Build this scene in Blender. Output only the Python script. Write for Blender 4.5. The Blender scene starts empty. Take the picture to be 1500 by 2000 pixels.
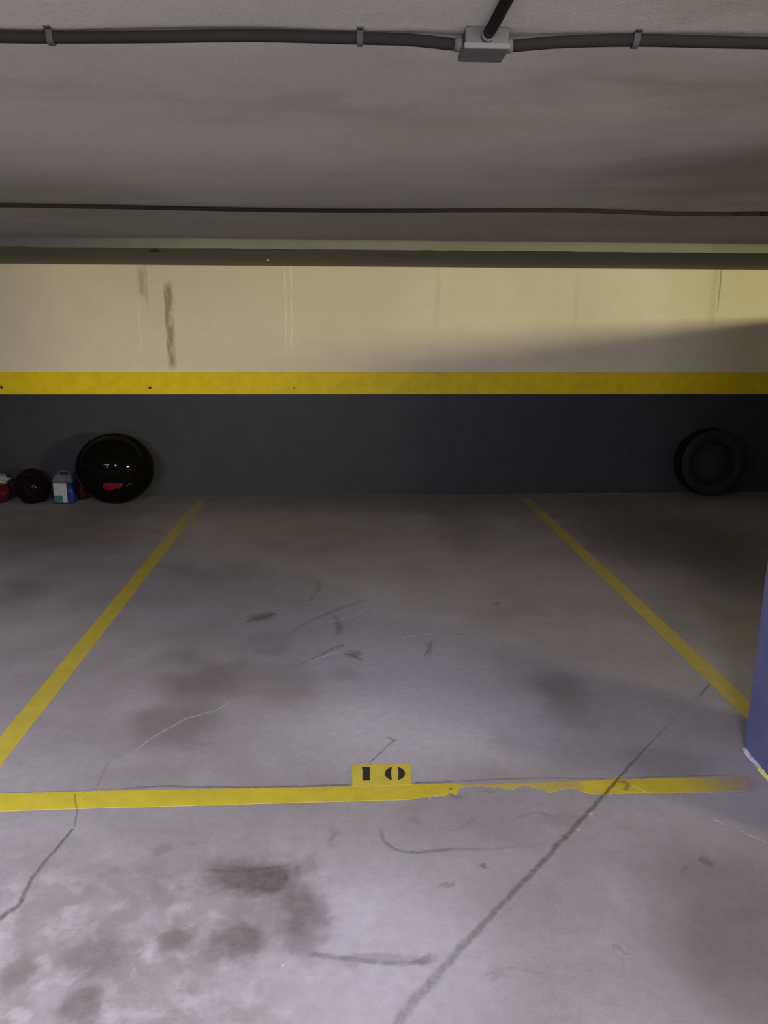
import bpy, bmesh, math, random
import numpy as np
from mathutils import Vector, Matrix
random.seed(7)
S = bpy.context.scene
COL = S.collection
R = math.radians

# ------------------------------------------------------------------ camera
F, PT, YW, RL, H = 1522.75, .23654, .05314, .00418, 1.62      # focal length in px of the 1500 x 2000 frame, tilt, turn, roll, height
fw = Vector((math.sin(YW)*math.cos(PT), math.cos(YW)*math.cos(PT), -math.sin(PT)))
r0 = Vector((math.cos(YW), -math.sin(YW), 0)); u0 = r0.cross(fw)
rt = r0*math.cos(RL) + u0*math.sin(RL); up = u0*math.cos(RL) - r0*math.sin(RL)
cam = bpy.data.cameras.new('camera'); co = bpy.data.objects.new('camera', cam); COL.objects.link(co)
m3 = Matrix((rt, up, -fw)).transposed()
co.matrix_world = Matrix.Translation((0, 0, H)) @ m3.to_4x4()
cam.sensor_fit = 'VERTICAL'; cam.sensor_height = 36; cam.lens = F/2000*36
cam.clip_start = .02
S.camera = co
EYE = Vector((0, 0, H))

def ray(px, py): return rt*(px-750) - up*(py-1000) + fw*F
def at_z(px, py, z=0.):            # the point of a level surface seen in that direction
    d = ray(px, py); return EYE + d*((z-H)/d.z)
def at_y(px, py, y):               # the point of a surface facing the camera
    d = ray(px, py); return EYE + d*(y/d.y)

D = 7.436                          # back wall
ZC, ZB, YB = 2.192, 2.1276, 5.768  # ceiling, beam underside, beam face
XL, XR = -1.3426, 1.7444
BAND0, BAND1 = .9748, 1.179        # yellow band

# ------------------------------------------------------------------ helpers
def new_obj(name, verts, faces, mat=None, parent=None, smooth=False, attrs=None):
    me = bpy.data.meshes.new(name); me.from_pydata([tuple(v) for v in verts], [], faces); me.update()
    for k, vals in (attrs or {}).items():
        a = me.attributes.new(k, 'FLOAT', 'POINT'); a.data.foreach_set('value', vals)
    if mat: me.materials.append(mat)
    if smooth: me.polygons.foreach_set('use_smooth', [True]*len(me.polygons))
    o = bpy.data.objects.new(name, me); COL.objects.link(o)
    if parent: o.parent = parent
    return o
def bm_obj(name, bm, mat=None, parent=None, smooth=False):
    bmesh.ops.recalc_face_normals(bm, faces=bm.faces)
    me = bpy.data.meshes.new(name); bm.to_mesh(me); bm.free()
    if mat: me.materials.append(mat)
    if smooth: me.polygons.foreach_set('use_smooth', [True]*len(me.polygons))
    o = bpy.data.objects.new(name, me); COL.objects.link(o)
    if parent: o.parent = parent
    return o
def box_bm(x0, x1, y0, y1, z0, z1, bev=0, seg=2):
    bm = bmesh.new(); bmesh.ops.create_cube(bm, size=1)
    for v in bm.verts: v.co = Vector(((x0+x1)/2+v.co.x*(x1-x0), (y0+y1)/2+v.co.y*(y1-y0), (z0+z1)/2+v.co.z*(z1-z0)))
    if bev: bmesh.ops.bevel(bm, geom=bm.edges[:], offset=bev, segments=seg, profile=.5, affect='EDGES')
    return bm
def empty(name, loc, rz=0):
    o = bpy.data.objects.new(name, None); COL.objects.link(o); o.location = loc; o.rotation_euler = (0, 0, rz); o.empty_display_size = .1
    return o
def tag(o, label=None, cat=None, group=None, kind=None):
    if label: o['label'] = label
    if cat: o['category'] = cat
    if group: o['group'] = group
    if kind: o['kind'] = kind
    return o
def tube_bm(pts, rad, n=14, caps=True):
    bm = bmesh.new(); rings = []; pts = [Vector(p) for p in pts]
    for i, p in enumerate(pts):
        t = (pts[min(i+1, len(pts)-1)] - pts[max(i-1, 0)]).normalized()
        a = t.cross(Vector((0, 0, 1)) if abs(t.z) < .9 else Vector((1, 0, 0))).normalized(); b = t.cross(a)
        rr = rad[i] if isinstance(rad, (list, tuple)) else rad
        rings.append([bm.verts.new(p + (a*math.cos(2*math.pi*k/n) + b*math.sin(2*math.pi*k/n))*rr) for k in range(n)])
    for A, B in zip(rings, rings[1:]):
        for k in range(n): bm.faces.new((A[k], A[(k+1) % n], B[(k+1) % n], B[k]))
    if caps: bm.faces.new(rings[0][::-1]); bm.faces.new(rings[-1])
    return bm
def smooth_path(pts, n=12):        # Catmull-Rom
    P = [Vector(p) for p in pts]; P = [P[0]*2-P[1]] + P + [P[-1]*2-P[-2]]; out = []
    for i in range(1, len(P)-2):
        for k in range(n):
            t = k/n; a, b, c, d = P[i-1:i+3]
            out.append(.5*((2*b)+(c-a)*t+(2*a-5*b+4*c-d)*t*t+(3*b-a-3*c+d)*t**3))
    return out+[P[-2]]
def lathe_bm(prof, n=32, axis='z'):
    bm = bmesh.new(); rings = []
    for r, z in prof:
        if r < 1e-6: rings.append([bm.verts.new((0, 0, z))]); continue
        rings.append([bm.verts.new((r*math.cos(2*math.pi*k/n), r*math.sin(2*math.pi*k/n), z)) for k in range(n)])
    for A, B in zip(rings, rings[1:]):
        for k in range(n):
            a0, a1 = A[k % len(A)], A[(k+1) % len(A)]; b0, b1 = B[k % len(B)], B[(k+1) % len(B)]
            f = []
            for v in (a0, a1, b1, b0):
                if v not in f: f.append(v)
            if len(f) > 2: bm.faces.new(f)
    return bm

# ------------------------------------------------------------------ materials
class NT:
    def __init__(s, name):
        s.m = bpy.data.materials.new(name); s.m.use_nodes = True; s.t = s.m.node_tree; s.t.nodes.clear()
        s.out = s.t.nodes.new('ShaderNodeOutputMaterial'); s.b = s.t.nodes.new('ShaderNodeBsdfPrincipled')
        s.t.links.new(s.b.outputs[0], s.out.inputs[0])
        s.co = s.t.nodes.new('ShaderNodeTexCoord').outputs['Object']
    def set(s, sock, v):
        if isinstance(v, bpy.types.NodeSocket): s.t.links.new(v, sock)
        elif v is not None:
            if hasattr(sock.default_value, '__len__') and len(sock.default_value) == 4 and len(v) == 3: v = (*v, 1)
            sock.default_value = v
    def p(s, name, v): s.set(s.b.inputs[name], v)
    def math(s, op, a, b=None, c=None, clamp=False):
        n = s.t.nodes.new('ShaderNodeMath'); n.operation = op; n.use_clamp = clamp
        for i, v in enumerate((a, b, c)):
            if v is not None: s.set(n.inputs[i], v)
        return n.outputs[0]
    def vm(s, op, a, b=None):
        n = s.t.nodes.new('ShaderNodeVectorMath'); n.operation = op; s.set(n.inputs[0], a)
        if b is not None: s.set(n.inputs[1], b)
        return n.outputs['Value'] if op in ('LENGTH', 'DOT_PRODUCT') else n.outputs[0]
    def noise(s, scale, detail=4, rough=.55, co=None, stretch=None, dist=0, color=False):
        co = co or s.co
        if stretch: co = s.vm('MULTIPLY', co, stretch)
        n = s.t.nodes.new('ShaderNodeTexNoise'); s.set(n.inputs['Vector'], co)
        n.inputs['Scale'].default_value = scale; n.inputs['Detail'].default_value = detail; n.inputs['Roughness'].default_value = rough; n.inputs['Distortion'].default_value = dist
        return n.outputs['Color' if color else 'Fac']
    def ramp(s, v, lo, hi, a=0., b=1., smooth=True):
        n = s.t.nodes.new('ShaderNodeMapRange'); n.interpolation_type = 'SMOOTHSTEP' if smooth else 'LINEAR'; s.set(n.inputs[0], v)
        for i, x in enumerate((lo, hi, a, b)): s.set(n.inputs[i+1], x)
        return n.outputs[0]
    def mix(s, f, a, b, mode='MIX'):
        n = s.t.nodes.new('ShaderNodeMix'); n.data_type = 'RGBA'; n.blend_type = mode
        s.set(n.inputs[0], f); s.set(n.inputs[6], a); s.set(n.inputs[7], b); return n.outputs[2]
    def attr(s, name):
        n = s.t.nodes.new('ShaderNodeAttribute'); n.attribute_name = name; return n.outputs['Fac']
    def sep(s, v):
        n = s.t.nodes.new('ShaderNodeSeparateXYZ'); s.set(n.inputs[0], v); return n.outputs
    def bump(s, h, strength=.2, dist=.01):
        n = s.t.nodes.new('ShaderNodeBump'); s.set(n.inputs['Height'], h); n.inputs['Strength'].default_value = strength; n.inputs['Distance'].default_value = dist
        s.t.links.new(n.outputs[0], s.b.inputs['Normal'])
    def blob(s, co, c, r, ang=0, soft=.3, strength=1.):   # a soft ellipse, for stains and for painted light and shade
        v = s.vm('SUBTRACT', co, c)
        if ang:
            n = s.t.nodes.new('ShaderNodeVectorRotate'); n.rotation_type = 'Z_AXIS'; s.set(n.inputs['Vector'], v); n.inputs['Angle'].default_value = -ang; v = n.outputs[0]
        v = s.vm('MULTIPLY', v, tuple(1/max(x, 1e-4) if x else 0. for x in r))
        return s.ramp(s.vm('LENGTH', v), soft, 1.15, strength, 0.)
    def sum(s, L):
        a = L[0]
        for b in L[1:]: a = s.math('ADD', a, b)
        return s.math('MINIMUM', a, 1.)

def simple(name, col, rough=.5, var=.12, scale=20, metal=0, spec=.25, coat=0, bump=0):
    n = NT(name); f = n.noise(scale, 4)
    n.p('Base Color', n.mix(f, tuple(c*(1-var) for c in col), tuple(min(1, c*(1+var)) for c in col)))
    n.p('Roughness', n.ramp(f, .2, .8, rough*.85, min(1, rough*1.15))); n.p('Metallic', float(metal)); n.p('Specular IOR Level', spec)
    if coat: n.p('Coat Weight', coat)
    if bump: n.bump(n.noise(scale*3, 4), bump, .005)
    return n.m

# stains and painted light and shade of the floor: pixel centre and half sizes in the photograph become an ellipse on the ground
def fl(cx, cy, rx, ry, ang=0):
    c = at_z(cx, cy); a = at_z(cx+rx, cy); b = at_z(cx, cy-ry); d = at_z(cx, cy+ry)
    return (c.x, c.y, 0), ((a-c).length, (b-d).length/2, 0)
def floor_material():
    n = NT('stained_concrete')
    big = n.noise(.9, 5, .6); mid = n.noise(3.2, 6, .62, dist=.4); fine = n.noise(26, 6, .7); grit = n.noise(140, 3, .6)
    col = n.mix(n.ramp(big, .3, .7), (0.203, 0.186, 0.203), (0.260, 0.244, 0.269))
    col = n.mix(n.ramp(mid, .35, .7, 0, .5), col, (0.309, 0.290, 0.318))
    col = n.mix(n.ramp(fine, .3, .75, 0, .4), col, (0.161, 0.149, 0.156))
    col = n.mix(n.ramp(grit, .35, .75, 0, .25), col, (0.330, 0.314, 0.330))
    # rubbed mottling of the aisle in front of the bay
    x, y, z = n.sep(n.co)
    region = n.math('MULTIPLY', n.ramp(y, 2.4, 1.85), n.ramp(x, .15, -.25))
    flake = n.noise(6.5, 6, .62, dist=.25)
    col = n.mix(n.math('MULTIPLY', region, n.ramp(flake, .40, .62, 0, .8)), col, (0.186, 0.161, 0.165))
    flake2 = n.noise(11, 6, .62, dist=.2)
    col = n.mix(n.math('MULTIPLY', region, n.ramp(flake2, .48, .68, 0, .5)), col, (0.380, 0.346, 0.380))
    wr = n.vm('SUBTRACT', n.noise(4.5, 5, .6, color=True), (.5, .5, .5))
    wco = n.vm('ADD', n.co, n.vm('MULTIPLY', wr, (.30, .34, 0)))
    B = []; W = []
    for cx, cy, rx, ry, a, st in [
        (400, 1325, 120, 50, 0, .55), (560, 1335, 85, 50, 0, .32), (340, 1415, 120, 60, .2, .5), (335, 1283, 70, 24, 0, .3), (520, 1255, 60, 28, 0, .3),
        (1090, 1335, 75, 42, 0, .48), (1115, 1395, 60, 55, 0, .3), (1000, 1450, 60, 20, 0, .18),
        (900, 1030, 90, 55, 0, .45), (1310, 1050, 230, 90, 0, .92), (130, 1035, 240, 55, 0, .55), (40, 1155, 80, 45, 0, .45), (600, 1065, 200, 40, 0, .2), (800, 985, 900, 26, 0, .35), (430, 1120, 130, 30, 0, .18),  # far and right patches: floor dirt plus painted shade towards the wall
        (1290, 1490, 110, 40, 0, .35), (1370, 1200, 160, 75, 0, .4), (860, 1170, 130, 35, 0, .12), (680, 1320, 50, 20, 0, .25)]:
        c, r = fl(cx, cy, rx, ry); B.append(n.blob(wco, c, r, a, .2, st))
    wr2 = n.vm('SUBTRACT', n.noise(15, 5, .65, color=True), (.5, .5, .5))
    sco = n.vm('ADD', n.vm('ADD', n.co, n.vm('MULTIPLY', wr, (.12, .12, 0))), n.vm('MULTIPLY', wr2, (.09, .09, 0)))
    for cx, cy, rx, ry, a, st in [
        (475, 1715, 105, 42, 0, .85), (560, 1725, 50, 50, 0, .5), (590, 1810, 55, 85, 0, .6), (460, 1845, 75, 38, 0, .65), (340, 1835, 45, 25, 0, .6), (185, 1865, 80, 48, 0, .55), (165, 1965, 55, 55, 0, .75), (520, 1775, 110, 90, 0, .3), (250, 1720, 120, 60, 0, .2),
        (25, 1895, 35, 55, 0, .5), (605, 1690, 25, 30, 0, .3), (315, 1658, 22, 14, 0, .4), (205, 1695, 30, 14, 0, .2),
        (740, 1873, 120, 10, 0, .34), (825, 1878, 30, 14, 0, .45), (510, 1205, 38, 9, .75, .6), (690, 1280, 22, 9, 0, .5), (660, 1225, 14, 20, 0, .3), (1380, 1685, 20, 12, 0, .4), (937, 1694, 9, 7, 0, .8), (878, 1730, 24, 6, .5, .4),
        (770, 1445, 13, 5, 0, .7), (968, 1178, 8, 3, 0, .7), (1260, 1528, 16, 12, 0, .4), (890, 1560, 18, 8, 0, .4), (815, 1605, 20, 12, 0, .2), (1215, 1852, 14, 6, 0, .3), (1335, 1700, 8, 8, 0, .25), (1500, 1880, 240, 280, 0, .62),  # large bottom right ellipse paints the weaker light there into the colour
        (960, 1910, 30, 8, 0, .25), (835, 1265, 10, 18, 0, .3), (955, 1545, 14, 6, 0, .3), (1450, 1531, 45, 12, 0, .3), (650, 1630, 14, 20, 0, .2), (1085, 1600, 80, 14, .1, .18)]:
        c, r = fl(cx, cy, rx, ry); B.append(n.blob(sco, c, r, a, .35, st))
    for cx, cy, rx, ry, st in [(790, 1300, 300, 150, .75), (820, 1430, 400, 105, .72), (720, 1850, 330, 260, .6), (760, 1170, 260, 60, .35), (1120, 1560, 5, 3, .0), (700, 1780, 70, 60, .25), (960, 1690, 130, 60, .25), (260, 1360, 60, 60, .22), (215, 1990, 40, 30, .5), (300, 1855, 40, 24, .45)]:  # large ellipses: pale concrete plus painted light; small ones: pale patches
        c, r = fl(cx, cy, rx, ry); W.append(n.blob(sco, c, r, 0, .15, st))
    stain_shade = n.sum(B); pale = n.sum(W)
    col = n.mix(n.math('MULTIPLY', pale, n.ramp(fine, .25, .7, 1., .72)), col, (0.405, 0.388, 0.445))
    col = n.mix(n.math('MULTIPLY', stain_shade, n.ramp(fine, .2, .8, 1., .62)), col, (0.069, 0.058, 0.053))
    # thin dust and scuffs that cross the surface as short strokes
    stroke = n.noise(7, 5, .7, stretch=(1.0, 6.0, 1)); col = n.mix(n.ramp(stroke, .62, .72, 0, .22), col, (0.112, 0.106, 0.112))
    brk = n.noise(60, 4, .7)
    col = n.mix(n.math('MULTIPLY', n.attr('crack'), n.ramp(brk, .3, .6, .55, 1.)), col, (.055, .048, .05))
    col = n.mix(n.math('MULTIPLY', n.attr('scratch'), n.ramp(brk, .35, .6, .25, 1.)), col, (.62, .60, .62))
    n.p('Base Color', col); n.p('Roughness', n.ramp(mid, .3, .7, .55, .8)); n.p('Specular IOR Level', .3)
    n.bump(n.math('ADD', n.math('MULTIPLY', fine, .5), n.math('MULTIPLY', grit, .2)), .12, .004)
    return n.m
def paint_material(name, col, worn=.35):
    n = NT(name); f = n.noise(9, 6, .7); g = n.noise(70, 4, .7)
    c = n.mix(n.ramp(f, .3, .75), col, tuple(v*.82 for v in col))
    c = n.mix(n.ramp(g, .55, .8, 0, worn), c, tuple(v*.55 for v in col))
    c = n.mix(n.math('MULTIPLY', n.attr('dirt_dulling'), n.ramp(g, .2, .7, 1., .75)), c, (.20, .185, .18))
    c = n.mix(n.attr('crack'), c, (.05, .045, .045)); c = n.mix(n.math('MULTIPLY', n.attr('scratch'), .7), c, (.75, .68, .35))
    n.p('Base Color', c); n.p('Roughness', .55); n.p('Specular IOR Level', .3); n.bump(g, .15, .002); return n.m
def wall_material():
    n = NT('painted_wall'); x, y, z = n.sep(n.co)
    big = n.noise(.8, 4); mid = n.noise(5, 5, .6); fine = n.noise(130, 3, .6)
    cream = n.mix(n.ramp(big, .3, .7), (0.762, 0.699, 0.559), (0.838, 0.775, 0.622))
    cream = n.mix(n.ramp(mid, .4, .75, 0, .25), cream, (0.686, 0.622, 0.483))
    cream = n.mix(n.ramp(fine, .3, .7, 0, .3), cream, (0.635, 0.578, 0.457))
    wob = n.math('MULTIPLY', n.math('SUBTRACT', n.noise(6, 4), .5), .05); xw = n.math('ADD', x, wob)
    def drip(px, y0, y1, w, st, colr, col, soft=.1):
        t = at_y(px, y0, D); b = at_y(px, y1, D)
        f = n.math('MULTIPLY', n.ramp(n.math('ABSOLUTE', n.math('SUBTRACT', xw, t.x)), 0., w, st, 0.), n.math('MULTIPLY', n.ramp(z, t.z+soft*.5, t.z-soft*.5), n.ramp(z, b.z-.04, b.z+.06)))
        f = n.math('MULTIPLY', f, n.ramp(n.noise(11, 5, .7, stretch=(3, 1, .5)), .3, .55, .3, 1.))
        return n.mix(f, col, colr)
    cream = drip(328, 555, 718, .055, .8, (.27, .20, .11), cream); cream = drip(322, 560, 690, .022, .5, (.22, .16, .09), cream)
    cream = drip(275, 525, 580, .05, .55, (.30, .27, .22), cream); cream = drip(283, 520, 600, .02, .3, (.28, .25, .2), cream)
    cream = drip(555, 520, 690, .012, .7, (.93, .89, .74), cream); cream = drip(567, 520, 695, .014, .8, (.93, .89, .74), cream)
    cream = drip(270, 590, 700, .014, .4, (.93, .89, .74), cream)
    for px in (855, 1130): cream = drip(px, 515, 640, .04, .2, (.44, .39, .28), cream)
    cream = drip(1411, 515, 605, .014, .9, (.33, .27, .17), cream); cream = drip(1400, 515, 640, .06, .3, (.45, .39, .27), cream)
    blue = n.mix(n.ramp(mid, .3, .7), (.027, .028, .034), (.035, .036, .043))
    blue = n.mix(n.ramp(fine, .4, .8, 0, .25), blue, (.055, .055, .062))
    edge = n.math('ADD', z, n.math('MULTIPLY', n.math('SUBTRACT', n.noise(20, 3), .5), .006))
    c = n.mix(n.ramp(edge, 1.07, 1.075), blue, cream)
    n.p('Base Color', c); n.p('Roughness', n.ramp(edge, 1.07, 1.075, .5, .75)); n.p('Specular IOR Level', .3)
    n.bump(n.math('ADD', n.math('MULTIPLY', fine, .4), mid), .2, .006); return n.m
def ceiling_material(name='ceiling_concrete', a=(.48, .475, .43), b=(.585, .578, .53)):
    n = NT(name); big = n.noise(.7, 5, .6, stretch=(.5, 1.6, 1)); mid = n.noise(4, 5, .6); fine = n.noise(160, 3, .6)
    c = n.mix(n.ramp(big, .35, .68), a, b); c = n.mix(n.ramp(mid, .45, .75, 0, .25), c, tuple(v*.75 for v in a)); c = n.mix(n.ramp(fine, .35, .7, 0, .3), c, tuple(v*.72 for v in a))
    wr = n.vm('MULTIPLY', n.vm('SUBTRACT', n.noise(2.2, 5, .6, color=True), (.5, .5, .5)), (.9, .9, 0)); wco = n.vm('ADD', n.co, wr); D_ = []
    for cx, cy, rx, ry, st in [(1440, 350, 330, 75, .55), (1500, 200, 220, 60, .3), (60, 385, 330, 60, .4), (60, 180, 260, 30, .2), (1250, 165, 330, 32, .28), (620, 205, 480, 22, .18), (1450, 20, 180, 50, .25)]:  # broad side patches paint in ceiling shade; narrow ones are dark bands
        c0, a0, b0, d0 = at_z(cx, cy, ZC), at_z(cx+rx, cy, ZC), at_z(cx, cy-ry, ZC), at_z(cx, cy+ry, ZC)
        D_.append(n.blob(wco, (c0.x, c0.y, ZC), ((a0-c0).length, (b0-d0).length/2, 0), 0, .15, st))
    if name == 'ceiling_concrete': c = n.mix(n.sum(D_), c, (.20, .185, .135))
    n.p('Base Color', c); n.p('Roughness', .85); n.p('Specular IOR Level', .2); n.bump(n.math('ADD', fine, n.math('MULTIPLY', mid, 2.)), .25, .006); return n.m

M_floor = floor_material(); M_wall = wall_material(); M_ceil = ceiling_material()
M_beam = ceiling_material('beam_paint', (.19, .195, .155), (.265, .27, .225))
M_yellow = paint_material('yellow_line_paint', (.47, .385, .035)); M_plate = paint_material('yellow_number_paint', (.48, .40, .06))
M_band = paint_material('yellow_band_paint', (.86, .66, .006), .10)
M_black = simple('black_stencil_paint', (.025, .02, .018), .6)
M_conduit = simple('grey_conduit_plastic', (.018, .0162, .0152), .9, spec=.04)
M_cable = simple('dark_conduit', (.03, .025, .017), .9, spec=.04)
M_box = simple('grey_box_plastic', (.088, .086, .085), .8, .05, spec=.08)
M_boxlid = simple('grey_lid_plastic', (.125, .122, .122), .8, .05, spec=.08)
M_clip = simple('clip_plastic', (.05, .048, .047), .8, spec=.05)

# ------------------------------------------------------------------ the setting
def struct(o): o['kind'] = 'structure'; return o
X0, X1, Y0 = -9.0, 13.0, -9.0
# floor: slab plus hair thin flush strips for joints, cracks and scratches, all one mesh
fv, ff, fc, fs = [], [], [], []
def slab():
    b = box_bm(X0, X1, Y0, D, -.2, 0); b.verts.ensure_lookup_table()
    bmesh.ops.recalc_face_normals(b, faces=b.faces)
    for v in b.verts: v.index
    b.verts.index_update(); base = len(fv)
    for v in b.verts: fv.append(v.co.copy()); fc.append(0.); fs.append(0.)
    for f in b.faces: ff.append([base+v.index for v in f.verts])
    b.free()
slab()
def ribbon(pts, widths, strength, V, Fc, Ac, As, which='crack', z=.0004, jit=.25, step=.02):
    """flush strip along a polyline: faint at its rims, full in its middle"""
    P = [Vector((p.x, p.y, 0)) for p in pts]
    L = [0.]
    for a, b in zip(P, P[1:]): L.append(L[-1]+(b-a).length)
    n = max(3, int(L[-1]/step)); base = len(V); ww = 0.
    for i in range(n+1):
        s = L[-1]*i/n; k = max(j for j in range(len(P)-1) if L[j] <= s+1e-9); t = (s-L[k])/max(1e-9, L[k+1]-L[k])
        p = P[k].lerp(P[k+1], t); d = (P[k+1]-P[k]).normalized(); nn = Vector((-d.y, d.x, 0))
        g = lambda A: A[k]*(1-t)+A[k+1]*t if isinstance(A, (list, tuple)) else A
        w = g(widths); ww = .7*ww+.3*random.uniform(-1, 1); c = p+nn*ww*w*jit*2.2
        st = g(strength)*random.uniform(.8, 1.)*(0 if i in (0, n) else 1)
        for off, a in ((-1, 0.), (-.35, 1.), (.35, 1.), (1, 0.)):
            q = c+nn*off*w*random.uniform(1-jit, 1+jit); V.append(Vector((q.x, q.y, z))); Ac.append(a*st if which == 'crack' else 0.); As.append(a*st if which != 'crack' else 0.)
        if i:
            for j in range(3):
                b0 = base+4*(i-1)+j; Fc.append([b0, b0+1, b0+5, b0+4])
px = lambda L: [at_z(a, b) for a, b in L]
zz = [.0003]
def mark(L, w, st, which='crack', jit=.25, step=.02):
    zz[0] += .00001; ribbon(px(L), w, st, fv, ff, fc, fs, which, zz[0], jit, step)
JOINT = [(740, 2045), (775, 2000), (850, 1905), (900, 1850), (950, 1800), (1010, 1735), (1080, 1660), (1150, 1585), (1200, 1530), (1255, 1468), (1320, 1400), (1388, 1334)]
mark(JOINT, [.021, .02, .019, .016, .013, .012, .013, .012, .010, .006, .004, .005], [.42, .45, .5, .55, .6, .7, .72, .8, .85, .7, .12, .5], step=.014, jit=.2)
mark([(1366, 1362), (1376, 1348), (1388, 1334)], .007, .7)
mark([(-40, 1815), (0, 1792), (35, 1772), (60, 1720), (82, 1688), (145, 1617)], [.016, .014, .011, .009, .008, .008], [.7, .8, .8, .8, .75, .85], step=.01)
mark([(145, 1617), (150, 1585), (150, 1570)], .005, .6, step=.01)
mark([(147, 1552), (190, 1538), (205, 1500), (225, 1470)], .005, [.3, .35, .25, .1])
mark([(225, 1490), (262, 1468), (290, 1445), (360, 1405), (420, 1388), (452, 1370)], .007, [.05, .2, .32, .38, .3, .3], 'scratch')
mark([(718, 1492), (735, 1479), (752, 1462), (770, 1445)], .006, [.7, .6, .4, .8])
mark([(745, 1618), (748, 1640), (770, 1660), (815, 1666), (880, 1658), (960, 1658), (1060, 1650)], .010, [.3, .5, .6, .6, .45, .25, .1])
mark([(570, 1303), (610, 1287), (640, 1272), (676, 1257)], .012, [.2, .4, .5, .6]); mark([(668, 1276), (690, 1280), (712, 1292)], .012, [.7, .6, .5])
mark([(560, 1175), (605, 1172), (622, 1150), (620, 1132)], .02, [.1, .25, .35, .25]); mark([(560, 1240), (600, 1215), (650, 1193), (720, 1170)], .02, [.2, .3, .4, .2])
mark([(655, 1200), (662, 1222), (660, 1240)], .018, .35); mark([(478, 1216), (505, 1208), (536, 1196)], .022, .5)
mark([(600, 1294), (625, 1285), (665, 1272)], .008, .5, 'scratch'); mark([(640, 1215), (690, 1205), (715, 1190)], .010, .3, 'scratch')
mark([(780, 1250), (800, 1242), (848, 1238)], .010, .4, 'scratch'); mark([(828, 1282), (840, 1262), (842, 1250)], .008, .4, 'crack'); mark([(860, 1238), (930, 1240)], .012, .2, 'crack')
mark([(1318, 1558), (1335, 1562)], .005, .35, 'scratch'); mark([(1393, 1600), (1416, 1609)], .006, .6, 'scratch'); mark([(1445, 1622), (1470, 1634), (1520, 1655)], .004, .35, 'scratch'); mark([(1448, 1622), (1451, 1626)], .005, .8, 'scratch')
mark([(1150, 1592), (1160, 1588)], .006, .6, 'scratch'); mark([(1125, 1622), (1135, 1620)], .006, .5, 'scratch')
for a, b in ((415, 1639), (553, 1885), (1302, 1178), (672, 1501), (863, 1519), (840, 1560)): mark([(a-2.5, b), (a, b), (a+2.5, b)], .004, 1., 'scratch', step=.003)
mark([(230, 1541), (320, 1536), (480, 1538), (690, 1533)], .008, [.3, .75, .7, .8]); mark([(0, 1549), (100, 1546), (230, 1541)], .004, .4); mark([(803, 1529), (860, 1528), (892, 1526)], .006, .8)
mark([(892, 1527), (960, 1522), (1060, 1520), (1190, 1521)], .007, [.3, .5, .4, .5]); mark([(1200, 1521), (1300, 1517), (1440, 1513)], .004, .5)
mark([(600, 1862), (640, 1868), (740, 1880), (845, 1880)], .012, [.5, .5, .3, .5]); mark([(640, 1655), (655, 1622)], .01, .25); mark([(1000, 1600), (1050, 1585), (1090, 1598)], .008, .25)
mark([(930, 1596), (890, 1625), (850, 1612)], .006, .18); mark([(1070, 1905), (1000, 1890), (940, 1905)], .008, .2); mark([(405, 1700), (480, 1702), (575, 1688)], .01, .4); mark([(570, 1688), (582, 1690), (578, 1720)], .012, .4)
# flaked white paint where the wall meets the floor
for a, b, st in ((842, 888, .55), (905, 925, .2), (1005, 1038, .7), (1060, 1090, .3), (1105, 1140, .5), (1150, 1165, .3), (1172, 1216, .5), (470, 500, .12), (1225, 1240, .3)):
    mark([(a, 965), ((a+b)/2, 964), (b, 963.5)], .025, st, 'scratch', jit=.4)
struct(new_obj('floor', fv, ff, M_floor, attrs={'crack': fc, 'scratch': fs}))
struct(bm_obj('wall_back', box_bm(X0, X1, D, D+.25, -.2, ZC+.3), M_wall))
struct(bm_obj('wall_left', box_bm(X0-.25, X0, Y0, D, -.2, ZC+.3), M_wall))
struct(bm_obj('wall_right', box_bm(X1, X1+.25, Y0, D, -.2, ZC+.3), M_wall))
struct(bm_obj('wall_front', box_bm(X0, X1, Y0-.25, Y0, -.2, ZC+.3), M_wall))
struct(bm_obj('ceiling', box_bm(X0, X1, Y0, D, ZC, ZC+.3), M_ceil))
# shallow beam along the top of the back wall; its bottom edge runs a little unevenly
bm = bmesh.new(); rows = []
for i in range(221):
    x = X0+(X1-X0)*i/220; j = random.uniform(-.002, .002)
    rows.append([bm.verts.new((x, YB, ZC)), bm.verts.new((x, YB+random.uniform(-.002, .002), ZB+j)), bm.verts.new((x, D, ZB+.0)), bm.verts.new((x, D, ZC))])
for A, B in zip(rows, rows[1:]):
    for k in range(4): bm.faces.new((A[k], B[k], B[(k+1) % 4], A[(k+1) % 4]))
bm.faces.new(rows[0]); bm.faces.new(rows[-1][::-1])
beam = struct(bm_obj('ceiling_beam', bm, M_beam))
q = at_z(523, 507, ZB); nb = lathe_bm([(0, 0), (.009, .001), (.012, .006), (.012, .0125), (0, .0125)], 12); bmesh.ops.translate(nb, verts=nb.verts, vec=(q.x, q.y, ZB-.0105))
bm_obj('bolt', nb, simple('zinc_bolt', (.55, .55, .5), .35), beam)
q = at_z(300, 489, ZB); nb = box_bm(q.x-.03, q.x+.03, q.y-.02, q.y+.03, ZB-.008, ZB+.003, .002); bm_obj('bracket', nb, M_cable, beam)
# unseen half height blocker added to cast the shadow edge on the back wall
blocker_bm = box_bm(4.9, 5.0, 1.3, D, 0, 1)
for v in blocker_bm.verts:
    if v.co.z > .5: v.co.z = 1.69+.06*(v.co.y-1.3)/6.1      # top sloped to fit the cast shadow edge
struct(bm_obj('wall_shadow_blocker', blocker_bm, M_wall))

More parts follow.
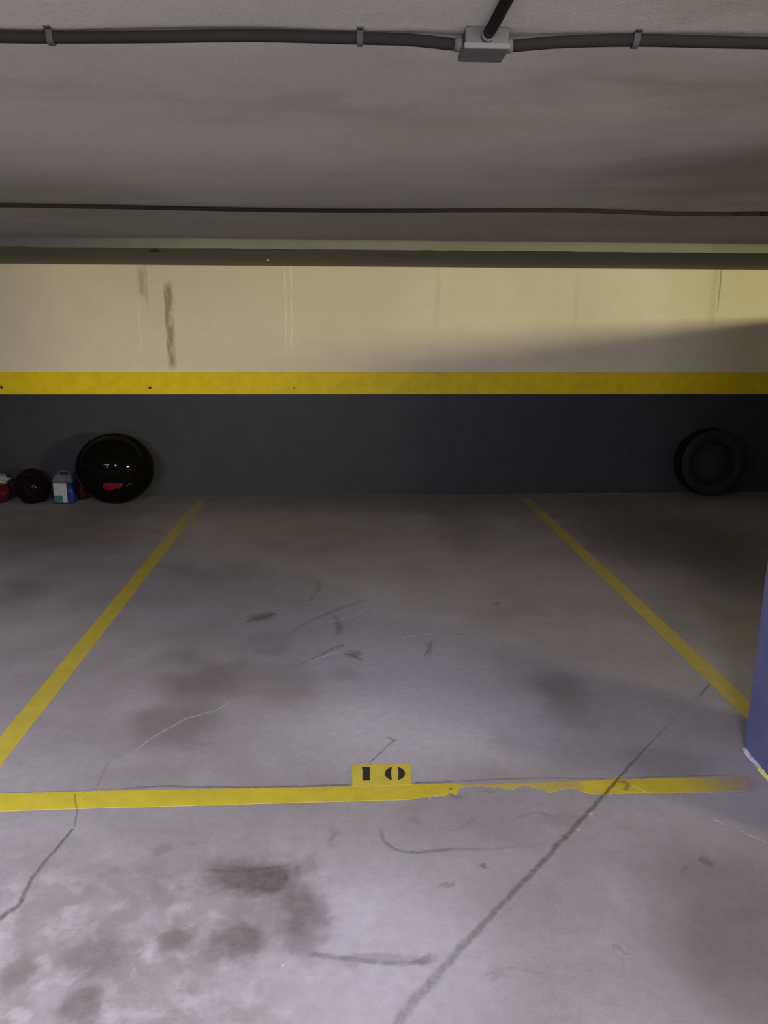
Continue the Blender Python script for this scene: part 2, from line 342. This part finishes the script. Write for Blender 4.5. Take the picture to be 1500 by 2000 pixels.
# ------------------------------------------------------------------ painted lines
def paint_strip(name, edgeA, edgeB, mat, z=.0009, dirt_dulling=None, extra=None, n=160, rag=(.0012, .0012)):
    """edgeA / edgeB: polylines (world); a thin coat of paint between them"""
    def samp(E, t):
        if len(edgeA) == len(edgeB):
            u = t*(len(E)-1); k = min(int(u), len(E)-2); return E[k].lerp(E[k+1], u-k)
        L = [0.]
        for a, b in zip(E, E[1:]): L.append(L[-1]+(b-a).length)
        s = t*L[-1]; k = max(j for j in range(len(E)-1) if L[j] <= s+1e-9); return E[k].lerp(E[k+1], (s-L[k])/(L[k+1]-L[k]))
    V, Fc, Ad, Ac, As = [], [], [], [], []
    for i in range(n+1):
        t = i/n; a, b = samp(edgeA, t), samp(edgeB, t); d = (b-a); ln = max(d.length, 1e-6); d = d/ln
        a = a+d*random.uniform(-1, 1)*rag[0]; b = b+d*random.uniform(-1, 1)*rag[1]
        for q, zq in ((a, .0001), (a+d*min(.0008, ln*.2), z), (b-d*min(.0008, ln*.2), z), (b, .0001)):
            V.append(Vector((q.x, q.y, zq))); Ad.append(dirt_dulling(q) if dirt_dulling else 0.); Ac.append(0.); As.append(0.)
        if i:
            for j in range(3):
                k = 4*(i-1)+j; Fc.append([k, k+4, k+5, k+1])
    V0 = len(V)
    if extra: extra(V, Fc, Ac, As)
    Ad += [0.]*(len(V)-len(Ad))
    o = new_obj(name, V, Fc, mat, attrs={'dirt_dulling': Ad, 'crack': Ac, 'scratch': As})
    return o
def pl(L): return [at_z(a, b) for a, b in L]
lw = .047
def side(x, dirt_dulling=None, y0=2.2, y1=7.3, w=.047, skew=0.):
    n = 24; A = [Vector((x-w+skew*(1-k/n), y0+(y1-y0)*k/n, 0)) for k in range(n+1)]; B = [Vector((x+w+skew*(1-k/n), y0+(y1-y0)*k/n, 0)) for k in range(n+1)]
    return A, B
A, B = side(XL, y0=2.515, y1=7.25)
o = paint_strip('parking_line', A, B, M_yellow, dirt_dulling=lambda q: max(.12, min(.8, .12+(q.y-5.0)/2.6)))
tag(o, 'yellow line on the left side of the bay, running back towards the black ball', 'floor marking', 'yellow painted lines of the parking bay')
A, B = side(XR, y0=2.75, y1=7.25)
o = paint_strip('parking_line', A, B, M_yellow, dirt_dulling=lambda q: max(.38, min(.8, (q.y-6.2)/.8)))  # whole line dulled evenly, more towards the wall
tag(o, 'yellow line on the right side of the bay, running back from the blue pillar', 'floor marking', 'yellow painted lines of the parking bay')
# front line: worn away to a ragged thread between the number panel and the joint
top = [(-260, 1560), (0, 1550), (230, 1544), (400, 1541), (690, 1536), (802, 1532), (893, 1531), (900, 1531), (1000, 1529), (1140, 1525), (1300, 1520), (1400, 1518), (1462, 1516)]
xs = list(range(-260, 1463, 3)); T = np.array(top, float)
def low(x):
    if x < 800: return float(np.interp(x, [-260, 0, 150, 400, 690, 800], [1606, 1585, 1580, 1573, 1565, 1562]))
    if x < 898: return float(np.interp(x, [800, 860, 868, 880, 892, 898], [1562, 1553, 1555, 1549, 1553, 1541])) + random.uniform(-1.5, 1.5)
    if x < 1140:
        k = float(np.interp(x, [898, 905, 940, 975, 985, 1000, 1015, 1030, 1045, 1060, 1075, 1090, 1110, 1128, 1140], [1538, 1536, 1535.5, 1537, 1541, 1542.5, 1536, 1533, 1540, 1543, 1549, 1543, 1539, 1541, 1548]))
        return k + random.uniform(-2, 2)
    return float(np.interp(x, [1140, 1160, 1200, 1300, 1400, 1462], [1548, 1551, 1550, 1549, 1547, 1545])) + random.uniform(-.7, .7)
A = [at_z(x, float(np.interp(x, T[:, 0], T[:, 1])) + random.uniform(-.5, .5) + (random.uniform(0, 2.2) if 898 < x < 1140 else 0)) for x in xs]; B = [at_z(x, low(x)) for x in xs]
def on_front(V, Fc, Ac, As):
    ribbon(pl([(1180, 1553), (1200, 1530), (1212, 1517)]), .009, .85, V, Fc, Ac, As, 'crack', .0012, .3, .006)
    ribbon(pl([(150, 1580), (147, 1566), (147, 1550)]), .004, .55, V, Fc, Ac, As, 'crack', .0012, .3, .006)
    ribbon(pl([(1211, 1524), (1240, 1538), (1272, 1551)]), .004, .6, V, Fc, Ac, As, 'scratch', .0012, .3, .006)
    ribbon(pl([(1206, 1526), (1222, 1530), (1226, 1546)]), .012, .6, V, Fc, Ac, As, 'crack', .0013, .5, .006)
    ribbon(pl([(876, 1541), (880, 1541), (884, 1542)]), .008, .8, V, Fc, Ac, As, 'crack', .0013, .3, .006)
    ribbon(pl([(163, 1563), (167, 1563)]), .005, .6, V, Fc, Ac, As, 'crack', .0013, .3, .003)
xw0 = at_z(900, 1535).x; xw1 = at_z(1135, 1535).x; xd = at_z(1330, 1531).x; xe = at_z(1448, 1531).x
o = paint_strip('parking_line', A, B, M_yellow, dirt_dulling=lambda q: max(.38 if xw0 < q.x < xw1 else 0, min(.93, (q.x-xd)/(xe-xd))), extra=on_front, n=len(xs)-1, rag=(.0008, .0008))
tag(o, 'yellow line across the front of the bay, partly worn away beside the number panel', 'floor marking', 'yellow painted lines of the parking bay')
# number panel
pc = [at_z(*q) for q in ((687, 1494), (802, 1492), (803, 1533), (688, 1537))]
mid = (pc[0]+pc[2])/2
num = empty('bay_number', (mid.x, mid.y, 0))
tag(num, 'yellow painted panel with black stencilled number 10 above the front line', 'number')
def flat(name, poly, mat, z0, z1, par):
    n = len(poly); V = [Vector((p.x-mid.x, p.y-mid.y, z0)) for p in poly]+[Vector((p.x-mid.x, p.y-mid.y, z1)) for p in poly]
    Fc = [list(range(n, 2*n))]+[[i, (i+1) % n, n+(i+1) % n, n+i] for i in range(n)]
    bm = bmesh.new(); vs = [bm.verts.new(v) for v in V]
    for f in Fc: bm.faces.new([vs[i] for i in f])
    return bm_obj(name, bm, mat, par)
flat('panel', pc, M_plate, .0002, .0018, num)
one = [(708, 1499), (722, 1499), (722, 1523), (722.8, 1525.5), (708.5, 1525.5), (709, 1523), (709, 1503), (708, 1502)]
flat('digit', pl(one), M_black, .0018, .0024, num)['label'] = 'black stencilled digit 1'
def halfzero(sg):
    P = []
    for k in range(17):
        a = -math.pi/2+math.pi*k/16; x = 20*math.cos(a); P.append((771.2+sg*max(x, 5.2), 1511.8+13.3*math.sin(a)))
    P = [p for p in P if abs(p[0]-771.2) > 5.3]
    inner = [(771.2+sg*(5.6+1.4*math.cos(math.pi*(k/8-.5))), 1511.8+12.6*math.sin(math.pi*(.5-k/8))) for k in range(9)]
    return P+inner
def two(name, polys, mat, z0, z1, par):
    bm = bmesh.new()
    for poly in polys:
        n = len(poly); lo = [bm.verts.new((p.x-mid.x, p.y-mid.y, z0)) for p in poly]; hi = [bm.verts.new((p.x-mid.x, p.y-mid.y, z1)) for p in poly]
        bm.faces.new(hi)
        for i in range(n): bm.faces.new((lo[i], lo[(i+1) % n], hi[(i+1) % n], hi[i]))
    return bm_obj(name, bm, mat, par)
two('digit', [pl(halfzero(-1)), pl(halfzero(1))], M_black, .0018, .0024, num)['label'] = 'black stencilled digit 0'

# ------------------------------------------------------------------ yellow band screwed along the back wall
band = empty('wall_bumper_strip', (0, D, (BAND0+BAND1)/2))
tag(band, 'long yellow strip along the back wall between cream and dark paint', 'bumper strip')
hh = (BAND1-BAND0)/2
b = box_bm(X0+.01, X1-.01, -.022, -.0005, -hh, hh, .004, 2)
o = bm_obj('board', b, M_band, band)
M_screw = simple('rusted_screw', (.03, .025, .015), .6)
for (a, c) in ((3, 756), (293, 757), (575, 758)):
    q = at_y(a, c, D-.022); s = lathe_bm([(0, 0), (.009, 0), (.013, .002), (.012, .005), (.006, .007), (0, .006)], 12)
    bmesh.ops.rotate(s, verts=s.verts, cent=(0, 0, 0), matrix=Matrix.Rotation(R(90), 3, 'X'))
    bmesh.ops.translate(s, verts=s.verts, vec=(q.x, -.0215, q.z-(BAND0+BAND1)/2)); bm_obj('screw', s, M_screw if a < 500 else simple('painted_screw', (.40, .33, .02), .5), band)

# ------------------------------------------------------------------ blue pillar
pc0 = Vector((1.567, 2.692, 0))
pil = empty('pillar', pc0, R(4)); pil.rotation_euler = (0, 0, R(-4))
tag(pil, 'blue painted concrete pillar at the right edge of the frame', 'pillar')
def pillar_mat():
    n = NT('pillar_paint'); x, y, z = n.sep(n.co); f = n.noise(6, 5, .6); g = n.noise(90, 3)
    blue = n.mix(n.ramp(f, .3, .7), (.094, .096, .215), (.12, .122, .262)); blue = n.mix(n.ramp(g, .45, .8, 0, .3), blue, (.08, .08, .16))
    n.p('Base Color', n.mix(n.ramp(z, 1.07, 1.075), blue, (.60, .55, .44))); n.p('Roughness', .55); n.p('Specular IOR Level', .3); n.bump(f, .2, .006); return n.m
b = box_bm(0, .45, -.62, 0, 0, ZC-.0005); bmesh.ops.bevel(b, geom=[e for e in b.edges if abs(e.verts[0].co.z-e.verts[1].co.z) > 1], offset=.006, segments=2, affect='EDGES')
bm_obj('shaft', b, pillar_mat(), pil)
def edge_mat():
    n = NT('worn_edge_paint'); x, y, z = n.sep(n.co); f = n.noise(25, 5, .7)
    c = n.mix(n.ramp(f, .4, .65), (.50, .50, .58), (.26, .26, .34)); c = n.mix(n.ramp(y, -.12, -.16), c, (.62, .55, .22)); n.p('Base Color', c); n.p('Roughness', .7); return n.m
V = []; Fc = []
for i in range(41):
    y = -.005-.6*i/40; w = .012*random.uniform(.7, 1.2)*(1 if i > 1 else .6); hh2 = .010*random.uniform(.7, 1.2)
    V += [Vector((.0005, y, hh2)), Vector((-w*.5, y, hh2*.7)), Vector((-w, y, .0003))]
    if i:
        k = 3*(i-1); Fc += [[k, k+1, k+4, k+3], [k+1, k+2, k+5, k+4]]
o = new_obj('base_edge', V, Fc, edge_mat(), pil); o['label'] = 'chipped pale edge at the foot of the pillar'

# ------------------------------------------------------------------ ceiling conduits and junction box
YBX0 = at_z(955, 50, ZC).y                       # near side of the box
zb_ = at_y(955, 94.5, YBX0).z                    # its underside
xl_, xr_ = at_y(906, 94, YBX0).x, at_y(997, 94, YBX0).x
YBX1 = at_z(945, 123, zb_).y
cx_, cy_ = (xl_+xr_)/2, (YBX0+YBX1)/2
jb = empty('ceiling_junction_box', (cx_, cy_, zb_))
tag(jb, 'square grey junction box on the ceiling where three conduits meet', 'junction box')
wx, wy, hz = (xr_-xl_)/2, (YBX1-YBX0)/2, ZC-zb_
bm_obj('body', box_bm(-wx+.003, wx-.003, -wy+.003, wy-.003, .010, hz-.0003, .004), M_box, jb)
bm_obj('lid', box_bm(-wx, wx, -wy, wy, 0, .012, .004, 3), M_boxlid, jb)
zc_ = ZC-.012
def gland(p, d):
    p = Vector(p); d = Vector(d)
    bm_obj('gland', tube_bm([p, p+d*.012, p+d*.0121, p+d*.022], [.0135, .0135, .0115, .0105], 16), M_box, jb, True)
gz = hz-.017
gland((-wx+.002, 0, gz-.004), (-1, 0, 0)); gland((wx-.002, 0, gz-.004), (1, 0, 0)); gland((0, -wy+.002, gz), (0, -1, 0))
RAD = .0112
def run(pts, label, group, rad=RAD, mat=M_conduit, origin=None, clips=()):
    o0 = Vector(pts[0]) if origin is None else Vector(origin)
    e = empty('ceiling_conduit', o0); tag(e, label, 'conduit', group)
    sp = smooth_path(pts, 10)
    bm_obj('pipe', tube_bm([p-o0 for p in sp], rad, 14), mat, e, True)
    for c in clips:
        q = min(sp, key=lambda p: abs(p.x-c)) - o0
        b = bmesh.new(); w = .006; prof = []
        for k in range(13):
            a = math.pi*k/12; prof.append((math.cos(a)*(rad+.0035), -math.sin(a)*(rad+.0035)))
        prof = [(rad+.016, ZC-o0.z-q.z-.0005), (rad+.016, ZC-o0.z-q.z-.003), (rad+.0035, ZC-o0.z-q.z-.003)]+prof+[(-rad-.0035, ZC-o0.z-q.z-.003), (-rad-.016, ZC-o0.z-q.z-.003), (-rad-.016, ZC-o0.z-q.z-.0005)]
        A_ = [b.verts.new((q.x-w, q.y+u, q.z+v)) for u, v in prof]; B_ = [b.verts.new((q.x+w, q.y+u, q.z+v)) for u, v in prof]
        for k in range(len(prof)-1): b.faces.new((A_[k], A_[k+1], B_[k+1], B_[k]))
        b.faces.new(A_[::-1]); b.faces.new(B_); b.faces.new((A_[-1], A_[0], B_[0], B_[-1]))
        bm_obj('clip', b, M_clip, e)
    return e
zr = zb_+gz-.004
left = [Vector((xl_-.012, cy_, zr))]+[at_z(a, b, ZC-RAD-.0004-s) for a, b, s in ((800, 78, .004), (703, 75, .001), (500, 70, .003), (300, 72, .004), (100, 73, .001), (0, 72, .002), (-300, 68, .003))]
left += [Vector((-3., left[-1].y, ZC-.014)), Vector((-8.9, left[-1].y, ZC-.014))]
run(left, 'grey conduit on the ceiling running left from the junction box', 'conduits meeting at the junction box', clips=(at_z(101, 72, ZC-.012).x, at_z(703, 75, ZC-.012).x))
right = [Vector((xr_+.012, cy_, zr))]+[at_z(a, b, ZC-RAD-.0004-s) for a, b, s in ((1100, 82, .004), (1240, 79, .001), (1400, 82, .004), (1500, 84, .004), (1700, 86, .002))]
right += [Vector((2.5, right[-1].y, ZC-.014)), Vector((12.9, right[-1].y, ZC-.014))]
run(right, 'dark conduit on the ceiling running right from the junction box', 'conduits meeting at the junction box', clips=(at_z(1240, 79, ZC-.012).x,))
near = [Vector((cx_, YBX0-.012, zb_+gz)), Vector((cx_+.004, YBX0-.15, ZC-.014)), Vector((cx_+.01, .5, ZC-.013)), Vector((cx_+.02, -3, ZC-.013))]
run(near, 'short slanting conduit from the junction box to the top edge of the frame', 'conduits meeting at the junction box')
far = [at_z(a, b, ZC-.012) for a, b in ((-700, 393), (-300, 398), (0, 401), (300, 406), (560, 411), (750, 412), (1000, 411), (1150, 412), (1300, 417), (1420, 418.5), (1500, 417.5), (1900, 422))]
far = [Vector((-8.9, far[0].y, ZC-.012))]+far+[Vector((12.9, far[-1].y, ZC-.012))]
run(far, 'thin dark conduit crossing the ceiling just in front of the beam', None, .0095, M_cable)

# ------------------------------------------------------------------ things along the back wall
def lumpy(rx, ry, rz, seed, amp=.12, n=5, freq=3., flatten=.0, pinch=0.):
    """a stuffed bag: an icosphere with folds, sitting on z = 0"""
    b = bmesh.new(); bmesh.ops.create_icosphere(b, subdivisions=n, radius=1)
    from mathutils import noise
    for v in b.verts:
        d = v.co.normalized(); o = Vector((seed, seed*1.7, -seed))
        k = 1+amp*noise.noise(d*freq*.6+o)+amp*.45*abs(noise.noise(d*freq*1.7+o))+amp*.2*noise.noise(d*freq*4+o)
        v.co = Vector((d.x*rx*k, d.y*ry*k, d.z*rz*k))
        if v.co.z < -rz*.82: v.co.z = -rz*.82
    lo = min(v.co.z for v in b.verts)
    for v in b.verts: v.co.z -= lo
    return b
# large black ball
def gloss(name, col, rough, bumpamt=0, coat=.0, spec=.3):
    n = NT(name); f = n.noise(14, 4); n.p('Base Color', n.mix(f, tuple(c*.8 for c in col), tuple(c*1.2 for c in col))); n.p('Roughness', rough); n.p('Specular IOR Level', spec); n.p('Coat Weight', coat); n.p('Coat Roughness', .05)
    n.bump(n.noise(9, 3, .5), bumpamt, .01); return n.m
RX, RY, RZ = .340, .27, .325
bc = at_y(225, 908, D-.285); bc.y = D-.285; TB = Matrix.Rotation(R(17), 3, 'Z')
ball = empty('exercise_ball', (bc.x, bc.y, 0))
tag(ball, 'large shiny black ball with a red patch, resting on the floor against the back wall', 'ball')
b = bmesh.new(); bmesh.ops.create_uvsphere(b, u_segments=96, v_segments=64, radius=1)
for v in b.verts:
    v.co = TB @ Vector((v.co.x*RX*1.015, v.co.y*RY, RZ+v.co.z*RZ))
    if v.co.z < .006: v.co.z = .001
M_ball = gloss('black_shiny_vinyl', (.003, .0028, .0024), .06, .03, 0., .05)
bm_obj('shell', b, M_ball, ball, True)
M_red = simple('red_print', (.11, .006, .010), .35)
def on_ball(L, lift=.0015, thick=None):
    out = []
    for a, c in L:
        d = TB.transposed() @ ray(a, c).normalized(); O = TB.transposed() @ (EYE-Vector((bc.x, bc.y, RZ))); s = Vector((1/RX/1.015, 1/RY, 1/RZ))
        o2 = Vector((O.x*s.x, O.y*s.y, O.z*s.z)); d2 = Vector((d.x*s.x, d.y*s.y, d.z*s.z)); A_ = d2.dot(d2); B_ = o2.dot(d2); C_ = o2.dot(o2)-1; t = (-B_-math.sqrt(max(0, B_*B_-A_*C_)))/A_
        q = O+d*t; out.append(TB @ (q*(1+lift/RX))+Vector((0, 0, RZ)))
    return out
def ball_patch(name, rowsL, mat):
    b = bmesh.new(); rr = [[b.verts.new(q) for q in on_ball(r_)] for r_ in rowsL]
    for A_, B_ in zip(rr, rr[1:]):
        for k in range(len(A_)-1): b.faces.new((A_[k], A_[k+1], B_[k+1], B_[k]))
    o = bm_obj(name, b, mat, ball, True)
    return o
rows_ = []
for i in range(9):
    t = i/8; x = 202+38*t; top_ = 942.5+2.5*abs(t-.4); bot = 951+7.5*math.sin(math.pi*min(1, t*1.25+.12)) if t < .7 else 957-9*(t-.7)/.3; bot = max(bot, top_+1.5)
    rows_.append([(x, top_+(bot-top_)*k/5) for k in range(6)])
ball_patch('red_patch', rows_, M_red)['label'] = 'red printed patch'
rows_ = [[(248+9*t-1.5*k, 948.5-6.5*t+1.4*k) for k in range(3)] for t in (0, .25, .5, .75, 1)]
ball_patch('painted_glint', rows_, simple('grey_glint', (.16, .16, .15), .4))  # pale stroke paints a small highlight onto the ball

# blue jug
jy = D-.30
jl = at_y(97, 985, jy); jr = at_y(149, 985, jy); jt = at_y(122, 919, jy)
fl_ = at_z(122, 984); jug_y = fl_.y
jl, jr, jt = at_y(97, 960, jug_y), at_y(147, 960, jug_y), at_y(122, 921, jug_y+.06)
JW, JH = (jr.x-jl.x), jt.z
jug = empty('plastic_jug', ((jl.x+jr.x)/2, jug_y+.075, 0), R(-3))
tag(jug, 'blue plastic jug with a white label standing left of the black ball', 'jug')
M_jug = simple('blue_jug_plastic', (.016, .024, .11), .4); M_sh = simple('pale_shoulder_plastic', (.085, .09, .11), .5)
def rrect(w, d, r, n=6):
    P = []
    for cx, cy, a0 in ((w-r, d-r, 0), (-w+r, d-r, 90), (-w+r, -d+r, 180), (w-r, -d+r, 270)):
        for k in range(n): a = R(a0+90*k/(n-1)); P.append((cx+r*math.cos(a), cy+r*math.sin(a)))
    return P
def loft(levels, capb=True, capt=True):
    b = bmesh.new(); rr = []
    for w, d, r, z, ox, oy in levels: rr.append([b.verts.new((x+ox, y+oy, z)) for x, y in rrect(w, d, r)])
    for A_, B_ in zip(rr, rr[1:]):
        n = len(A_)
        for k in range(n): b.faces.new((A_[k], A_[(k+1) % n], B_[(k+1) % n], B_[k]))
    if capb: b.faces.new(rr[0][::-1])
    if capt: b.faces.new(rr[-1])
    return b
w, d = JW/2*.86, .07; z1 = JH*.66
bm_obj('body', loft([(w*.94, d*.94, .02, 0, 0, 0), (w, d, .025, .008, 0, 0), (w, d, .025, z1*.5, 0, 0), (w*.99, d*.99, .025, z1, 0, 0)]), M_jug, jug, True)
bm_obj('shoulder', loft([(w*.99, d*.99, .025, z1, 0, 0), (w*.97, d*.97, .028, JH*.76, 0, 0), (w*.86, d*.86, .03, JH*.88, .002, 0), (w*.74, d*.74, .03, JH*.93, .004, 0)]), M_sh, jug, True)
hp = smooth_path([Vector((-w*.55, 0, JH*.91)), Vector((-w*.42, 0, JH*.975)), Vector((.0, 0, JH*1.0)), Vector((w*.45, 0, JH*.975)), Vector((w*.6, 0, JH*.91))], 6)
bm_obj('handle', tube_bm(hp, .012, 12), M_sh, jug, True)
bm_obj('cap', tube_bm([Vector((w*.15, -.03, JH*.90)), Vector((w*.15, -.03, JH*.965))], .026, 20), simple('dark_cap', (.02, .02, .025), .4), jug, True)
lab = NT('jug_label_paper'); lx, ly, lz = lab.sep(lab.co)
lines = lab.math('GREATER_THAN', lab.math('SINE', lab.math('MULTIPLY', lz, 420.)), .35); smear = lab.ramp(lab.noise(60, 3, .6, stretch=(1, 1, .3)), .42, .55)
pc_ = lab.mix(lab.math('MULTIPLY', lab.math('MULTIPLY', lines, smear), .6), (.33, .35, .38), (.13, .15, .21))
teal = lab.math('MULTIPLY', lab.ramp(lx, .002, -.002), lab.ramp(lz, z1*.40+.002, z1*.40-.002))
lab.p('Base Color', lab.mix(teal, pc_, (.035, .10, .10))); lab.p('Roughness', .5)
b = bmesh.new(); g = [[b.verts.new((-w*.80+w*1.22*i/6, -d*1.0-.0012, z1*(.06+.93*k/4))) for k in range(5)] for i in range(7)]
for A_, B_ in zip(g, g[1:]):
    for k in range(4): b.faces.new((A_[k], B_[k], B_[k+1], A_[k+1]))
r_ = bmesh.ops.extrude_face_region(b, geom=b.faces[:]); bmesh.ops.translate(b, verts=[v for v in r_['geom'] if isinstance(v, bmesh.types.BMVert)], vec=(0, .0018, 0))
bm_obj('label', b, lab.m, jug)['label'] = 'white label with a teal corner'

# dark bottle squeezed between jug and ball
q = at_z(158, 972); bx = at_y(159, 950, D-.08)
bot = empty('bottle', (bx.x-.0, D-.075, 0)); tag(bot, 'small dark brown bottle behind the blue jug, half hidden beside the ball', 'bottle')
bm_obj('body', lathe_bm([(0, 0), (.052, 0), (.056, .006), (.056, .14), (.05, .17), (.026, .195), (.024, .2), (0, .2)], 28), simple('brown_plastic', (.04, .013, .005), .3), bot, True)
bm_obj('cap', lathe_bm([(0, .198), (.027, .198), (.027, .224), (.024, .228), (0, .228)], 24), simple('black_cap', (.01, .01, .01), .4), bot, True)

# dark bag
gy = D-.19
gl, gr, gt = at_y(24, 945, gy), at_y(101, 945, gy), at_y(65, 916, gy)
bag = empty('plastic_bag', ((gl.x+gr.x)/2, gy, 0)); tag(bag, 'low stuffed black plastic bag on the floor left of the blue jug', 'bag')
bm_obj('sack', lumpy((gr.x-gl.x)/2*.86, .15, gt.z/1.82/1.02, 3.1, .13, 5, 3.2), gloss('black_bag_film', (.006, .002, .003), .14, .35, 0, .12), bag, True)
kn = lumpy(.04, .035, .03, 5.2, .4, 4, 4); bmesh.ops.translate(kn, verts=kn.verts, vec=(-.03, .0, gt.z-.06))
bm_obj('knot', kn, gloss('bag_knot_film', (.006, .002, .003), .2, .4, 0, .12), bag, True)
# red bag with white top
ry = D-.19
rr_ = at_y(27, 945, ry); rt_ = at_y(5, 926, ry)
red = empty('carrier_bag', (rr_.x-.205, ry, 0)); tag(red, 'red bag with crumpled white top at the left edge of the frame', 'bag')
bm_obj('sack', lumpy(.175, .15, rt_.z*.8/1.82, 8.3, .10, 5, 3.), gloss('red_bag_film', (.07, .005, .014), .4, .3, 0, .15), red, True)
tp = lumpy(.15, .12, .055, 11.7, .25, 5, 4.5); bmesh.ops.translate(tp, verts=tp.verts, vec=(.01, -.015, rt_.z-.095))
bm_obj('white_top', tp, gloss('white_film', (.26, .25, .25), .45, .4, 0, .2), red, True)

# ------------------------------------------------------------------ tyre leaning on the wall
RT, RI, WT = .325, .203, .225
tyc = at_y(1387, 908, D-.17)
M_rub = simple('tyre_rubber', (.005, .005, .0045), .7, .15, 30, spec=.08, bump=.2)
M_rub2 = simple('tyre_sidewall_rubber', (.021, .020, .017), .6, .12, 30, spec=.10)
ty = empty('tyre', (tyc.x, D-.145, 0)); tag(ty, 'worn black car tyre without rim leaning against the back wall at far right', 'tyre')
def wheel_place(b, tilt=R(4)):
    # wheel axis along y; lean the top back against the wall
    bmesh.ops.rotate(b, verts=b.verts, cent=(0, 0, 0), matrix=Matrix.Rotation(R(90), 3, 'X'))
    bmesh.ops.rotate(b, verts=b.verts, cent=(0, 0, 0), matrix=Matrix.Rotation(-tilt, 3, 'X'))
    bmesh.ops.translate(b, verts=b.verts, vec=(0, 0, RT*math.cos(tilt)+WT*.44*math.sin(tilt)+.001)); return b
hw = WT/2
for s in (1, -1):
    sw = [(RT-.012, s*hw*.86), (RT-.03, s*hw*.97), (RT-.055, s*hw*1.02), (RT-.058, s*hw*1.035), (RT-.064, s*hw*1.035), (RT-.067, s*hw*1.03), ((RT+RI)/2-.01, s*hw*1.03), (RI+.03, s*hw*.98), (RI+.026, s*hw*.95), (RI+.012, s*hw*.92), (RI, s*hw*.84), (RI+.004, s*hw*.76), (RI+.02, s*hw*.80), ((RT+RI)/2, s*hw*.93), (RT-.035, s*hw*.88), (RT-.022, s*hw*.80)]
    bm_obj('sidewall', wheel_place(lathe_bm(sw+[sw[0]], 96)), M_rub2, ty, True)
b = bmesh.new(); N = 144; prof = [(-.86, 0), (-.80, 0), (-.5, 1), (-.46, 0), (-.40, 0), (-.36, 1), (-.06, 1), (-.04, 0), (.04, 0), (.06, 1), (.36, 1), (.40, 0), (.46, 0), (.5, 1), (.80, 0), (.86, 0)]
rings = []
for k in range(N):
    a = 2*math.pi*k/N; ring = []
    for u, hgt in prof:
        r2 = RT-.012*(abs(u)/.86)**2-(.0 if hgt else .0 if abs(u) >= .8 else .007); 
        if k % 4 == 0 and abs(u) > .3: r2 -= .006
        ring.append(b.verts.new((r2*math.cos(a), r2*math.sin(a), u*hw)))
    for u in (.8, .4, 0, -.4, -.8): ring.append(b.verts.new(((RT-.024)*math.cos(a), (RT-.024)*math.sin(a), u*hw)))
    rings.append(ring)
for k in range(N):
    A_, B_ = rings[k], rings[(k+1) % N]; n = len(A_)
    for j in range(n): b.faces.new((A_[j], A_[(j+1) % n], B_[(j+1) % n], B_[j]))
bm_obj('tread', wheel_place(b), M_rub, ty)

# ------------------------------------------------------------------ light
def area(name, loc, power, col, sx, sy, aim=None):
    l = bpy.data.lights.new(name, 'AREA'); l.shape = 'RECTANGLE'; l.size = sx; l.size_y = sy; l.energy = power; l.color = col
    o = bpy.data.objects.new(name, l); COL.objects.link(o); o.location = loc
    if aim is not None: o.rotation_euler = (Vector(aim)-Vector(loc)).to_track_quat('-Z', 'Y').to_euler()
    return o
def disk(name, loc, power, col, size):
    l = bpy.data.lights.new(name, 'AREA'); l.shape = 'DISK'; l.size = size; l.energy = power; l.color = col
    o = bpy.data.objects.new(name, l); COL.objects.link(o); o.location = loc
for x, y in ((-3.15, .75), (-2.75, .55), (-2.2, .35), (-1.85, .30), (-2.45, -.25)):
    disk('ceiling_spot', (x, y, ZC-.04), 44, (1, .985, 1.07), .13)
l = bpy.data.lights.new('aisle_fill', 'POINT'); l.energy = 34; l.color = (.86, 1, .93); l.shadow_soft_size = .12  # unseen fill behind the camera, fitted to the room's brightness
o = bpy.data.objects.new('aisle_fill', l); COL.objects.link(o); o.location = (.8, -2.5, ZC-.15)
area('floor_fill', (.3, -.6, ZC-.1), 72, (1, .94, 1.10), .6, .12, (.3, 4, 0))  # added unseen fill, tilted forward to brighten the mid floor
l = bpy.data.lights.new('aisle_fill', 'POINT'); l.energy = 98; l.color = (1, 1, .98); l.shadow_soft_size = .12  # added unseen fill that brightens the left of the back wall
o = bpy.data.objects.new('aisle_fill', l); COL.objects.link(o); o.location = (-2.2, -4.2, ZC-.15)
area('warm_wall_fill', (9, -3.6, ZC-.2), 760, (1, .885, .47), 1.4, .4, (0, 7.4, 1.6))  # unseen warm lamp, placed to light the upper back wall
W = bpy.data.worlds.new('world'); S.world = W; W.use_nodes = True
W.node_tree.nodes['Background'].inputs[0].default_value = (.5, .5, .5, 1); W.node_tree.nodes['Background'].inputs[1].default_value = .0
S.view_settings.view_transform = 'Standard'; S.view_settings.look = 'None'; S.view_settings.gamma = 1; S.view_settings.exposure = -.13
